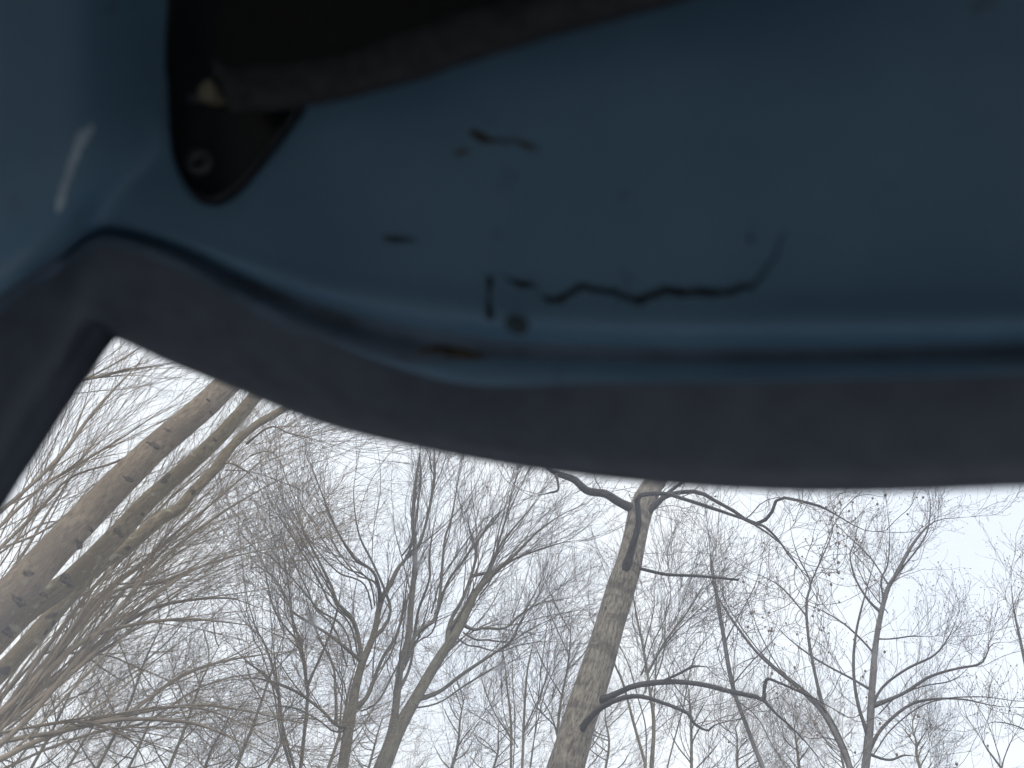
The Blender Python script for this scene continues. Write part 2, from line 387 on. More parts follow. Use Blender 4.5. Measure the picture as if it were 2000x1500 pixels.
DIRT = simple_mat('dull_blue_dirt', (.05, .08, .10), .8, 60, .3)
HEM = simple_mat('worn_vinyl_edge', (.036, .038, .043), .7, 90, .5, .4)
GREYS = simple_mat('grey_sealant', (.34, .33, .32), .7, 30, .15)

O0 = top[3, 0].copy(); O0[2] = 0
van_base = CAM + RAX * CEN + BAX * .2; van_base = np.array([van_base[0], van_base[1], 0])
VAN = empty('vehicle_cab', van_base, 'pale blue painted vehicle cab with curved windscreen, cracked header panel and dark sun visor', 'vehicle')
iT4, iT4m = 4 * SUBT, (24 - 4) * SUBT
jS = SUBC
M1 = link_mesh('pillar', grid_mesh('pillar', G[:iT4 + 1, jS:]), PAINT, VAN)
M2 = link_mesh('header_panel', grid_mesh('header_panel', G[iT4:iT4m + 1, jS:]), PAINT, VAN, label='pale blue header panel with a jagged dark crack in its paint')
M3 = link_mesh('pillar', grid_mesh('pillar', G[iT4m:, jS:]), PAINT, VAN)
# shared normals so that the pressing reads as one sheet
full = grid_mesh('tmp', G); full.shade_smooth()
fn = np.zeros(len(full.vertices) * 3, np.float32); full.vertices.foreach_get('normal', fn); fn = fn.reshape(G.shape)
for o_, sl in ((M1, fn[:iT4 + 1, jS:]), (M2, fn[iT4:iT4m + 1, jS:]), (M3, fn[iT4m:, jS:])):
    o_.data.normals_split_custom_set_from_vertices([tuple(map(float, v)) for v in sl.reshape(-1, 3)])
bpy.data.meshes.remove(full)
# rubber seal: rounded moulding between the flange and the glass
A0, A1 = G[:, 0], G[:, jS]
ins = norm(CAM + np.array([0, 0, -.2]) - (A0 + A1) / 2)
rows = []
for v in np.linspace(0, 1, 17) ** 1.5: rows.append(A0 * (1 - v) + A1 * v + ins * (.015 * math.sin(math.pi * v ** .85)))
back = norm(A0 - CAM)
pre = [A0 - BAX * .030 + (A1 - A0) * .25, A0 - BAX * .016 + (A1 - A0) * .04]
SL = np.stack(pre + rows, 1)
seal = link_mesh('windscreen_seal', grid_mesh('windscreen_seal', SL), RUBBER, VAN)
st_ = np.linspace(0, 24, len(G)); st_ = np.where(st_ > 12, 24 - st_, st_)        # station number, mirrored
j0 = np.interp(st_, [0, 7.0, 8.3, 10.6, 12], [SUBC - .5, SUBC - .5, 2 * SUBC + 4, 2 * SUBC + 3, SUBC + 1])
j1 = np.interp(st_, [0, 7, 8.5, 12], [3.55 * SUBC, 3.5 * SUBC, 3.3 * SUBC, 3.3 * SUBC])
BD = np.zeros((len(G), 9, 3))  # thin strip over the recess, its dark colour standing in for shade
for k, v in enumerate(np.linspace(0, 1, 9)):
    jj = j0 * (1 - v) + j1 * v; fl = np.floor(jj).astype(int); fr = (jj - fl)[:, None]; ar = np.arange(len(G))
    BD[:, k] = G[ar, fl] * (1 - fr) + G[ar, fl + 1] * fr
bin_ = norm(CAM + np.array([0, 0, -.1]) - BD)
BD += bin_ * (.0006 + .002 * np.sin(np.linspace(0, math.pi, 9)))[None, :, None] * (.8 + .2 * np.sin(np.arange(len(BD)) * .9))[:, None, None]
link_mesh('shade_strip', grid_mesh('shade_strip', BD), RECESS_SHADE, VAN, label='dark strip of painted shade along the foot of the header')
# glass: ruled from the header edge down along the pillar's slope
gdir = pil[1, 0] - top[0, 0]; gdir -= RAX * np.dot(gdir, RAX); gdir /= np.linalg.norm(gdir)
edge = G[iT4:iT4m + 1, 0]
edge = edge - BAX * .02 - gdir * .012
GL = np.stack([edge + gdir * t for t in np.linspace(0, .66, 6)], 1)
GL = np.concatenate([GL[:1] + norm(GL[:1] - GL[1:2]) * .03, GL, GL[-1:] + norm(GL[-1:] - GL[-2:-1]) * .03])      # tucked under the seal
def glass_mat():
    m = bpy.data.materials.new('windscreen_glass'); m.use_nodes = True; n = m.node_tree.nodes; l = m.node_tree.links; n.clear()
    o = n.new('ShaderNodeOutputMaterial'); tr = n.new('ShaderNodeBsdfTransparent'); gl = n.new('ShaderNodeBsdfGlossy'); gl.inputs['Roughness'].default_value = .02
    tl = n.new('ShaderNodeBsdfTranslucent'); tl.inputs['Color'].default_value = (.85, .9, 1, 1); tr.inputs['Color'].default_value = (.95, .97, .97, 1)
    c = n.new('ShaderNodeTexCoord'); t = n.new('ShaderNodeTexNoise'); t.inputs['Scale'].default_value = 7; t.inputs['Detail'].default_value = 6; l.new(c.outputs['Object'], t.inputs['Vector'])
    mr = n.new('ShaderNodeMapRange'); mr.inputs['From Min'].default_value = .3; mr.inputs['From Max'].default_value = .75; mr.inputs['To Min'].default_value = .11; mr.inputs['To Max'].default_value = .17
    l.new(t.outputs['Fac'], mr.inputs['Value'])
    a = n.new('ShaderNodeMixShader'); l.new(mr.outputs['Result'], a.inputs[0]); l.new(tr.outputs[0], a.inputs[1]); l.new(tl.outputs[0], a.inputs[2])
    lw = n.new('ShaderNodeFresnel'); lw.inputs['IOR'].default_value = 1.35
    b = n.new('ShaderNodeMixShader'); l.new(lw.outputs[0], b.inputs[0]); l.new(a.outputs[0], b.inputs[1]); l.new(gl.outputs[0], b.inputs[2])
    l.new(b.outputs[0], o.inputs['Surface']); return m
GLASS = glass_mat()
glass = link_mesh('windscreen', grid_mesh('windscreen', GL), GLASS, VAN, label='hazy curved windscreen glass with dried water spots')

# ------------------------------------------------------------------ details on the frame
V_all = [tuple(map(float, v)) for v in G.reshape(-1, 3)]
kk = G.shape[1]
F_all = [(i * kk + j, (i + 1) * kk + j, (i + 1) * kk + j + 1, i * kk + j + 1) for i in range(G.shape[0] - 1) for j in range(kk - 1)]
BVH = BVHTree.FromPolygons(V_all, F_all)
def hit(px, py, off=.0008):
    r = Vector(ray(px, py)).normalized(); loc, nn, i, d = BVH.ray_cast(Vector(CAM), r)
    while loc is None:
        py += 25; r = Vector(ray(px, py)).normalized(); loc, nn, i, d = BVH.ray_cast(Vector(CAM), r)
    if nn.dot(r) > 0: nn = -nn
    return np.array(loc + nn * off), np.array(nn)
def ribbon(name, pts, mat, parent, off=.0009, n=None, jag=0.0):
    """irregular mark on the panel: (px, py, half width px)"""
    C = resample(np.array(pts, float), n or len(pts) * 4)
    if jag: C[1:-1, :2] += rng.normal(size=C[1:-1, :2].shape) * jag; C[1:-1, 2] *= (.6 + .4 * rng.random(len(C) - 2))
    T = np.gradient(C[:, :2], axis=0); T /= np.linalg.norm(T, axis=1, keepdims=True) + 1e-6; Nn = np.stack([-T[:, 1], T[:, 0]], 1)
    row = []
    for (x, y, r_), nn in zip(C, Nn):
        row.append([hit(x + nn[0] * r_ * k, y + nn[1] * r_ * k, off if abs(k) < 1 else off * .2)[0] for k in (-1, 0, 1)])
    return link_mesh(name, grid_mesh(name, np.array(row)), mat, parent)
ribbon('paint_crack', [(1056, 580, 2), (1075, 586, 7), (1100, 584, 8), (1122, 570, 7), (1135, 562, 8), (1180, 568, 7), (1215, 577, 8), (1250, 586, 10), (1280, 575, 9), (1310, 568, 10), (1350, 572, 11), (1400, 570, 9), (1455, 564, 7), (1480, 548, 6), (1505, 515, 4), (1525, 478, 3), (1534, 455, 1.5)], DARKCRACK, M2, jag=2.6)
ribbon('paint_crack', [(985, 540, 2), (1005, 550, 6), (1020, 557, 10), (1038, 556, 6), (1052, 566, 2)], DARKCRACK, M2, jag=1)
ribbon('paint_chip', [(956, 538, 5), (957, 552, 7), (956, 575, 3), (955, 598, 5), (958, 618, 8), (960, 624, 4)], DARKCRACK, M2)
ribbon('paint_chip', [(748, 465, 4), (765, 467, 8), (790, 468, 6), (815, 470, 2)], DIRT, M2)
ribbon('paint_chip', [(1462, 462, 3), (1466, 466, 5), (1470, 470, 2)], DARKCRACK, M2)
ribbon('rust_stain', [(920, 256, 5), (936, 266, 12), (960, 274, 7), (1000, 276, 4), (1030, 284, 8), (1052, 290, 3)], RUST, M2, jag=1.5)
ribbon('rust_stain', [(885, 300, 2), (900, 298, 6), (918, 292, 2)], RUST, M2)
ribbon('rust_stain', [(820, 690, 4), (860, 684, 14), (900, 690, 16), (945, 700, 5)], RUST, M2, jag=1, off=.0045)
ribbon('scrape', [(182, 245, 4), (165, 265, 14), (150, 295, 10), (138, 330, 9), (126, 365, 8), (118, 395, 10), (112, 415, 3)], PALE, M1, jag=1)
ribbon('scrape', [(985, 360, 2), (986, 400, 5), (980, 430, 1)], FAINT, M2)
ribbon('scrape', [(960, 470, 2), (957, 500, 5), (955, 525, 2)], FAINT, M2)
# dent: a small dimpled plug in the ridge
def disc(name, px, py, rpx, mat, parent, h=.004, n=20, ring=None, off=.001):
    c, nn = hit(px, py, off); s = np.linalg.norm(c - CAM) / FPX * rpx
    a = np.cross(nn, ZAX); a /= np.linalg.norm(a); b = np.cross(nn, a)
    prof = ring or [(1, 0), (1, .55), (.85, 1), (.45, 1.1), (0.02, 1.12)]
    Gd = np.array([[c + (a * math.cos(t) + b * math.sin(t)) * s * r_ + nn * h * z for r_, z in prof] for t in np.linspace(0, 2 * math.pi, n + 1)])
    return link_mesh(name, grid_mesh(name, Gd), mat, parent)
disc('drain_plug', 1010, 632, 24, DIRT, M2, .0015)

# ------------------------------------------------------------------ sun visor and its bracket
def prism(name, front, back, mat, parent, smooth=False):
    n = len(front); vs = np.vstack([front, back]); f = [tuple(range(n)), tuple(range(2 * n - 1, n - 1, -1))]
    f += [(i, i + n, (i + 1) % n + n, (i + 1) % n) for i in range(n)]
    o = link_mesh(name, py_mesh(name, vs, f), mat, parent, smooth=smooth)
    return o
VIS = empty('sun_visor', tuple(hit(600, 150)[0]))
VIS.parent = VAN; VIS.matrix_parent_inverse = Matrix.Translation(-Vector(VAN.location))
bp = [(345, -120), (340, 0), (335, 100), (334, 200), (340, 280), (352, 335), (368, 372), (388, 395), (412, 403), (436, 400), (468, 380), (505, 340), (545, 290), (580, 243), (602, 205), (640, 100), (660, -120)]
bp = resample(np.array([(x, y, 0) for x, y in bp], float), 60)[:, :2]
cen = np.array([430, 150])
def loop(scale, off): return np.array([hit(*(cen + (p - cen) * scale), off)[0] for p in bp])
lay = [loop(1.0, .0005), loop(1.0, .007), loop(.985, .011), loop(.955, .011), loop(.94, .007), loop(.90, .0065), loop(.5, .0065), loop(.02, .0065)]
Gb = np.stack(lay, 1); Gb = np.concatenate([Gb, Gb[:1]], 0)
BR = link_mesh('visor_bracket', grid_mesh('visor_bracket', Gb), BLACKP, VAN, label='black teardrop bracket plate of the sun visor')
disc('screw', 400, 324, 25, SCREW, BR, .004, ring=[(1, 0), (1, .5), (.85, 1), (.42, 1), (.36, .2), (.02, .2)], off=.0066)
# pivot clip: a cream wedge with a short pin
def boxpx(name, quad, d0_, d1_, mat, parent):
    f = np.array([hit(x, y, d1_)[0] for x, y in quad]); b = np.array([hit(x, y, d0_)[0] for x, y in quad])
    return prism(name, f, b, mat, parent)
boxpx('pivot_clip', [(420, 190), (430, 178), (444, 170), (452, 180), (462, 203), (446, 211), (424, 212)], .006, .02, CREAM, BR)
boxpx('pivot_pin', [(385, 196), (418, 192), (420, 206), (388, 210)], .006, .012, SCREW, BR)
# visor pad: a padded slab hanging just below the header
ev = [(470, 222), (600, 208), (720, 190), (850, 156), (1000, 117), (1200, 70), (1400, 17), (1600, -45), (1800, -115)]
lo = resample(np.array([(x, y, 0) for x, y in ev], float), 40)
rowsv = []
for k, (x, y, _) in enumerate(lo):
    f = k / 39
    c, nn = hit(x, y, 0); gap = .030 + .012 * f
    c2, n2 = hit(x - 10, y - 420, 0)
    low = c + nn * gap; hi_ = c2 + n2 * .03; updir = norm(hi_ - low); Ln = np.linalg.norm(hi_ - low)
    th = norm(np.cross(np.cross(updir, norm(low - CAM)), updir)); th = th if np.dot(th, low - CAM) < 0 else -th
    prof = []
    for q in np.linspace(-math.pi / 2, math.pi / 2, 7): prof.append((.006 - .006 * math.cos(q), -.009 * math.sin(q)))   # rolled lower edge
    prof2 = [(.012, -.0085), (.016, -.006), (.05, -.009), (.12, -.010), (Ln, -.009)]
    ring = [low + updir * Ln + th * -.009] + [low + updir * a + th * -b for a, b in reversed(prof)] 
    ring = [low + updir * Ln - th * .009, low + updir * .012 - th * .009] + [low + updir * (.007 - .009 * math.cos(q)) + th * (.0095 * math.sin(q)) for q in np.linspace(-1.4, 1.4, 7)]
    ring += [low + updir * .014 + th * .0072, low + updir * .018 + th * .0055, low + updir * .03 + th * .0085, low + updir * .08 + th * .010, low + updir * Ln + th * .009]
    if k in (0, 39):
        mid = np.mean(ring, 0); ring = [r_ + (mid - r_) * np.array(.6) - 0 for r_ in ring]
    rowsv.append(ring)
Gv = np.array(rowsv)
pad = link_mesh('visor_pad', grid_mesh('visor_pad', Gv), VINYL, VIS)
hem = []
for k in range(40):
    low = (Gv[k, 4] + Gv[k, 5] + Gv[k, 6]) / 3; u_ = norm(Gv[k, -1] - Gv[k, -4]); t_ = norm(CAM - low); t_ = norm(t_ - u_ * np.dot(t_, u_))
    rr = .0125 * (.3 if k in (0, 39) else 1 + .04 * math.sin(k * .5)); low = low + t_ * .003
    hem.append([low + u_ * .010 + (u_ * math.cos(q) * 1.25 + t_ * math.sin(q)) * rr for q in np.linspace(0, 2 * math.pi, 13)])
link_mesh('visor_hem', grid_mesh('visor_hem', np.array(hem)), HEM, VIS)

# ------------------------------------------------------------------ the rest of the cab, behind and around the camera
def vp(a, b, z):       # a along the vehicle's right from its middle, b rearwards from the camera, z above ground
    p = CAM + RAX * (CEN + a) + BAX * b; return np.array([p[0], p[1], z])
def slab(name, a0, a1, b0, b1, z0, z1, mat, parent=VAN):
    vs = [vp(a, b, z) for a in (a0, a1) for b in (b0, b1) for z in (z0, z1)]
    f = [(0, 1, 3, 2), (4, 6, 7, 5), (0, 4, 5, 1), (2, 3, 7, 6), (0, 2, 6, 4), (1, 5, 7, 3)]
    o = link_mesh(name, py_mesh(name, vs, f), mat, parent, smooth=False)
    bv = o.modifiers.new('bevel', 'BEVEL'); bv.width = .008; bv.segments = 2
    return o
HW = CEN - d6 + .02                        # half width of the cab inside
REAR = .95
c6 = G[:, -1]
roof_rows = G[2 * SUBT:len(G) - 2 * SUBT, -1]
bq = np.tensordot(roof_rows - CAM, BAX, axes=([-1], [0]))
RF = np.stack([roof_rows + BAX[None] * ((REAR - bq) * t)[:, None] + ZAX * (2.05 - roof_rows[:, 2:3]) * min(1, t * 3) for t in np.linspace(0, 1, 7)], 1)
link_mesh('roof', grid_mesh('roof', RF), LINING, VAN)
slab('rear_wall', -HW - .05, HW + .05, REAR - .01, REAR + .03, .5, 2.08, SEATM)
slab('cab_floor', -HW - .05, HW + .05, -.75, REAR, .45, .5, SEATM)
for s in (-1, 1):
    a = sorted((s * HW, s * (HW + .05)))
    slab('door_panel', a[0], a[1], -.62, REAR - .012, .5, 1.05, PAINT)
    slab('roof_rail', a[0], a[1], -.10, REAR - .012, 1.94 if s < 0 else 1.86, 2.07, PAINT)
    slab('door_post', a[0], a[1], .84, REAR - .012, 1.052, 1.938 if s < 0 else 1.858, PAINT)
slab('bench_seat', -HW + .05, HW - .05, .25, .80, .52, .92, SEATM)
slab('seat_back', -HW + .05, HW - .05, .72, .90, .925, 1.45, SEATM)
bot = GL[:, -1]
ND = np.stack([bot - BAX * .0, bot + gdir * .08, np.column_stack([bot[:, :2], np.full(len(bot), .45)]) - BAX * .04], 1)
link_mesh('nose_panel', grid_mesh('nose_panel', ND), PAINT, VAN)
DS = np.stack([bot + BAX * .012, bot + BAX * .28 + ZAX * .03, bot + BAX * .37 - ZAX * .03, bot + BAX * .38 - ZAX * .2], 1)
link_mesh('dashboard', grid_mesh('dashboard', DS), DASHM, VAN)
def wheel(a, b):
    S = 28; prof = [(.17, -.09), (.29, -.085), (.32, -.06), (.325, 0), (.32, .06), (.29, .085), (.17, .09)]
    Gw = np.array([[vp(a + x, b + r_ * math.cos(t), .325 + r_ * math.sin(t)) for r_, x in prof] for t in np.linspace(0, 2 * math.pi, S + 1)])
    o = link_mesh('wheel', grid_mesh('wheel', Gw), TYRE, VAN)
    Gr = np.array([[vp(a + x, b + r_ * math.cos(t), .325 + r_ * math.sin(t)) for r_, x in [(.005, -.03), (.1, -.04), (.175, -.06), (.175, .06), (.1, .04), (.005, .03)]] for t in np.linspace(0, 2 * math.pi, S + 1)])
    link_mesh('rim', grid_mesh('rim', Gr), SCREW, o)
for s in (-1, 1):
    for b in (0.0, .8): wheel(s * (HW - .1), b)

# dried spots on the glass
gb = BVHTree.FromPolygons([tuple(map(float, v)) for v in GL.reshape(-1, 3)], [(i * 6 + j, (i + 1) * 6 + j, (i + 1) * 6 + j + 1, i * 6 + j + 1) for i in range(GL.shape[0] - 1) for j in range(5)])
def spot_mat():
    m = bpy.data.materials.new('dried_water'); m.use_nodes = True; n = m.node_tree.nodes; l = m.node_tree.links; n.clear()
    o = n.new('ShaderNodeOutputMaterial'); tr = n.new('ShaderNodeBsdfTransparent'); tl = n.new('ShaderNodeBsdfTranslucent'); tl.inputs['Color'].default_value = (.9, .92, .95, 1)
    a = n.new('ShaderNodeMixShader'); a.inputs[0].default_value = .38; l.new(tr.outputs[0], a.inputs[1]); l.new(tl.outputs[0], a.inputs[2]); l.new(a.outputs[0], o.inputs['Surface']); return m
SPOT = spot_mat()
for px, py, r_ in [(612, 1222, 20), (965, 990, 13), (768, 1020, 10), (975, 1305, 15), (818, 1095, 14), (806, 1090, 8), (1330, 1180, 7), (480, 830, 12), (1712, 1285, 12), (905, 950, 8)]:
    r = Vector(ray(px, py)).normalized(); loc, nn, i, d = gb.ray_cast(Vector(CAM), r)
    if loc is None: continue
    if nn.dot(r) > 0: nn = -nn
    c = np.array(loc + nn * .0006); nn = np.array(nn); a = norm(np.cross(nn, ZAX)); b = np.cross(nn, a); s = d / FPX * r_ * .8
    k = 14; ph = rng.random() * 6
    vs = [c] + [c + (a * math.cos(t) + b * math.sin(t) * 1.3) * s * (1 + .2 * math.sin(3 * t + ph)) for t in np.arange(k) * 2 * math.pi / k]
    link_mesh('water_spot', py_mesh('water_spot', vs, [(0, 1 + j, 1 + (j + 1) % k) for j in range(k)]), SPOT, glass)
# ------------------------------------------------------------------ trees
BK_A = bark_mat('bark_grey_brown', (.14, .106, .076), (.29, .236, .176), zscale=.35, scale=30, bump=1.0, scar_amt=.70, lichen=(.25, .225, .18), hue2=(.17, .135, .105))
BK_A2 = bark_mat('bark_ochre', (.11, .086, .057), (.26, .21, .14), zscale=.35, scale=30, bump=1.0, scar_amt=.64, lichen=(.30, .28, .22), hue2=(.16, .125, .08))
BK_B = bark_mat('bark_olive', (0.096, 0.084, 0.064), (0.192, 0.176, 0.136), zscale=.4, scale=16, bump=.3, scar_amt=.68)
BK_D = bark_mat('bark_tulip', (0.080, 0.068, 0.054), (0.288, 0.256, 0.212), zscale=.28, scale=34, bump=1.0, scar_amt=.64, hstripe=True)
LB_A = bark_mat('limb_tan', (.15, .12, .09), (.29, .24, .18), zscale=.3, scale=20, bump=.3)
BK_H = bark_mat('bark_slate', (.095, .09, .09), (.19, .18, .175), zscale=.4, scale=16, bump=.3, scar_amt=.7)
LB_H = bark_mat('limb_slate', (.07, .066, .066), (.14, .134, .13), zscale=.3, scale=20, bump=.3)
LB_B = bark_mat('limb_grey', (.085, .078, .064), (.165, .152, .125), zscale=.3, scale=20, bump=.3)
LB_D = bark_mat('limb_dark', (.030, .028, .028), (.07, .064, .062), zscale=.3, scale=24, bump=.4)
TW_A = simple_mat('twig_brown', (.21, .16, .105), .8, 2, .25, spec=.2)
TW_B = simple_mat('twig_grey', (.13, .11, .10), .8, 2, .25, spec=.2)
TW_D = simple_mat('twig_tan', (.15, .12, .105), .8, 2, .25, spec=.2)
SEED = simple_mat('seed_brown', (.20, .15, .11), .8, 20, .3, spec=.2)

def lv(per_m, lmin, lmax, amin, amax, n, jit, up, rtip, **k): return dict(per_m=per_m, lmin=lmin, lmax=lmax, amin=amin, amax=amax, n=n, jit=jit, up=up, rtip=rtip, **k)
ST_A = dict(levels=[lv(2.4, 1.0, 3.0, 8, 26, 10, .07, .03, .0030, rfac=.45), lv(3.8, .5, 1.5, 10, 32, 7, .10, .015, .0023, rfac=.5), lv(3.0, .2, .7, 16, 45, 5, .14, .01, .0017, tips=1)], spread=.9, bow=.6, limb_r=.6, stem_twigs=False, attach=.35)
ST_B = dict(levels=[lv(2.2, 1.2, 3.4, 9, 28, 11, .11, .04, .0040, rfac=.5), lv(3.2, .5, 1.6, 13, 38, 8, .18, .03, .0029, rfac=.5), lv(3.0, .2, .75, 18, 50, 5, .24, .02, .0021, tips=1)], spread=.5, bow=.4, limb_r=.58, stem_r=.68, attach=1.0, seat=.16)
ST_D = dict(levels=[lv(1.4, .5, 1.6, 30, 70, 9, .3, .06, .004, rfac=.4, t0=.3), lv(2.6, .25, .8, 30, 65, 6, .3, .08, .003, rfac=.5), lv(1.8, .12, .35, 30, 60, 5, .25, .12, .0026, tips=1)], limb_r=.6)
ST_H = dict(levels=[lv(2.0, .8, 2.6, 25, 55, 9, .22, .10, .0055, rfac=.38), lv(3.2, .4, 1.3, 24, 55, 7, .24, .08, .0038, rfac=.5), lv(3.4, .18, .55, 26, 55, 5, .26, .08, .0028, tips=1)], spread=.8, bow=.6, limb_r=.46, stem_r=.58)
ST_F = dict(levels=[lv(2.2, 1.0, 3.2, 20, 50, 9, .22, .09, .006, rfac=.4), lv(3.2, .6, 1.7, 20, 48, 6, .2, .05, .0042, rfac=.5), lv(2.2, .3, .9, 22, 52, 4, .24, .03, .0033, tips=1)], spread=1, bow=.8, limb_r=.5, stem_r=.6)

# -- big leaning multi-stemmed tree
A_st1 = [(-330, 1490, 46), (-150, 1320, 43), (0, 1185, 41), (60, 1125, 39), (140, 1040, 36), (290, 885, 31), (440, 755, 27), (620, 560, 24), (800, 330, 18), (950, 100, 9)]
A_st2 = [(-300, 1530, 33), (-120, 1370, 31), (0, 1245, 29), (52, 1192, 28), (140, 1132, 25), (240, 1032, 22), (296, 972, 20), (420, 862, 17), (500, 772, 15), (640, 600, 11), (760, 420, 6)]
A_st3 = [(-280, 1560, 26), (-140, 1440, 24), (0, 1315, 21), (100, 1205, 19), (180, 1116, 17), (256, 1060, 15), (312, 1010, 13), (348, 994, 13), (376, 960, 12), (420, 916, 11), (452, 872, 10), (496, 832, 9), (556, 796, 8), (660, 730, 5), (760, 640, 3)]
A_limbs = [
 [(-120, 1110, 7), (0, 1000, 7), (60, 948, 6), (120, 888, 6), (180, 808, 5), (224, 760, 4), (280, 700, 3), (330, 620, 2)],
 [(-100, 1120, 6), (0, 1028, 6), (80, 952, 5), (140, 916, 5), (200, 880, 4), (280, 830, 3), (360, 770, 2)],
 [(-100, 1170, 5), (0, 1072, 5), (80, 992, 5), (140, 932, 4), (240, 896, 3), (330, 840, 2), (420, 760, 1.5)],
 [(-120, 850, 7), (0, 790, 6), (100, 756, 5.5), (150, 745, 5), (200, 735, 5), (250, 722, 4), (300, 715, 3), (380, 700, 2)],
 [(-80, 1110, 4), (0, 1075, 4), (80, 1040, 4), (160, 990, 3), (260, 940, 3), (360, 900, 2)],
 [(-160, 1520, 12), (0, 1395, 10), (70, 1325, 9), (140, 1245, 8), (196, 1175, 7), (245, 1147, 6), (315, 1136, 5), (385, 1108, 4), (455, 1087, 4), (542, 1070, 3), (620, 1060, 2)],
 [(-150, 1560, 12), (0, 1420, 10), (105, 1301, 9), (175, 1245, 8), (245, 1224, 6), (315, 1213, 5), (385, 1210, 5), (497, 1224, 3), (580, 1245, 2)],
 [(-120, 1520, 11), (35, 1378, 9), (122, 1315, 8), (210, 1241, 7), (280, 1196, 6), (350, 1175, 5), (437, 1168, 4), (490, 1182, 3), (560, 1210, 2)],
 [(-150, 1560, 11), (0, 1483, 10), (70, 1448, 9), (157, 1416, 8), (245, 1395, 7), (350, 1322, 6), (437, 1290, 5), (525, 1276, 4), (600, 1265, 2)],
 [(-100, 1510, 9), (35, 1462, 8), (140, 1430, 7), (210, 1409, 7), (297, 1406, 6), (385, 1416, 5), (455, 1444, 4), (525, 1472, 3)],
 [(140, 1425, 6), (210, 1409, 6), (297, 1388, 5), (385, 1378, 5), (455, 1385, 4), (525, 1399, 3), (600, 1420, 2)],
 [(-60, 1460, 12), (70, 1315, 10), (157, 1210, 9), (227, 1140, 8), (280, 1098, 6), (350, 1035, 5), (440, 960, 4), (520, 890, 3), (600, 830, 2)],
 [(-60, 1500, 11), (60, 1400, 9), (150, 1290, 8), (240, 1180, 7), (330, 1080, 6), (420, 1010, 5), (520, 950, 4), (620, 900, 2)],
 [(-100, 1540, 10), (0, 1450, 9), (80, 1370, 8), (170, 1290, 7), (260, 1200, 6), (350, 1130, 5), (450, 1080, 3), (560, 1040, 2)],
 [(-120, 1480, 9), (-20, 1400, 8), (90, 1260, 7), (200, 1130, 6), (300, 1040, 5), (400, 950, 4), (470, 880, 3), (560, 800, 2)],
 [(490, 836, 4), (530, 828, 3), (560, 845, 2.5), (600, 855, 2), (635, 866, 1.5)],
 [(420, 908, 3), (450, 905, 3), (480, 920, 2.5), (505, 945, 2)],
 [(-150, 1300, 6), (-40, 1190, 6), (40, 1090, 5), (90, 1010, 4), (160, 900, 3), (250, 780, 2)],
]
build_tree('leaning_tree', 'tall grey-brown tree of three thick slanting stems with arching side branches', [([(x, y, r * .88) for x, y, r in A_st1], 8.6, 8.4), ([(x, y, r * .85) for x, y, r in A_st2], 8.9, 9.0), ([(x, y, r * .85) for x, y, r in A_st3], 9.2, 9.6)],
           [(q, 10.0 + .5 * (k % 4), 10.6 + .6 * (k % 3)) for k, q in enumerate(A_limbs)], ST_A, (BK_A, LB_A, TW_A, SEED), extra=22)
# the two thinner stems are yellower than the thick one
for o in bpy.data.objects:
    if o.name.startswith('trunk.') and o.parent and o.parent.name == 'leaning_tree': o.data.materials[0] = BK_A2

def knots(tree, spots, mat):
    """old branch scars: a low swollen eye with a sunken dark middle on the trunk that the ray meets first"""
    tr = [o for o in bpy.data.objects if o.parent is tree and o.name.startswith('trunk')]
    bv = []
    for o in tr:
        v = [tuple(q.co) for q in o.data.vertices]; bv.append((o, BVHTree.FromPolygons(v, [tuple(p_.vertices) for p_ in o.data.polygons])))
    for px, py, rr_ in spots:
        r = Vector(ray(px, py)).normalized(); best = None
        for o, b in bv:
            loc, nn, i, d = b.ray_cast(Vector(CAM), r)
            if loc is not None and (best is None or d < best[1]): best = (o, d, np.array(loc), np.array(nn))
        if best is None: continue
        o, d, c, nn = best
        if np.dot(nn, c - CAM) > 0: nn = -nn
        a = norm(np.cross(nn, ZAX)); b_ = np.cross(nn, a); s_ = rr_ * .75 * d / FPX; ph = rng.random(3) * 6
        prof = [(1.5, -.3), (1.0, .01), (.72, .05), (.5, .06), (.3, .03), (.02, .01)]
        Gk = np.array([[c + (a * math.cos(t) * (1 + .25 * math.sin(2 * t + ph[0]) + .15 * math.sin(5 * t + ph[1])) + b_ * math.sin(t) * .7 * (1 + .2 * math.sin(3 * t + ph[2]))) * s_ * q + nn * s_ * z for q, z in prof] for t in np.linspace(0, 2 * math.pi, 15)])
        link_mesh('knot', grid_mesh('knot', Gk), mat, o)
KNOT = simple_mat('knot_bark', (.10, .082, .066), .95, 60, .6, .6, spec=.1)
knots(bpy.data.objects['leaning_tree'], [(300, 868, 10), (252, 936, 9), (328, 840, 6), (176, 1032, 8), (156, 1064, 12), (58, 1120, 9), (408, 782, 5), (36, 1172, 12), (412, 806, 5), (10, 1230, 12), (132, 1134, 12), (120, 1120, 6), (420, 860, 6), (232, 1040, 9), (84, 1160, 8)], KNOT)
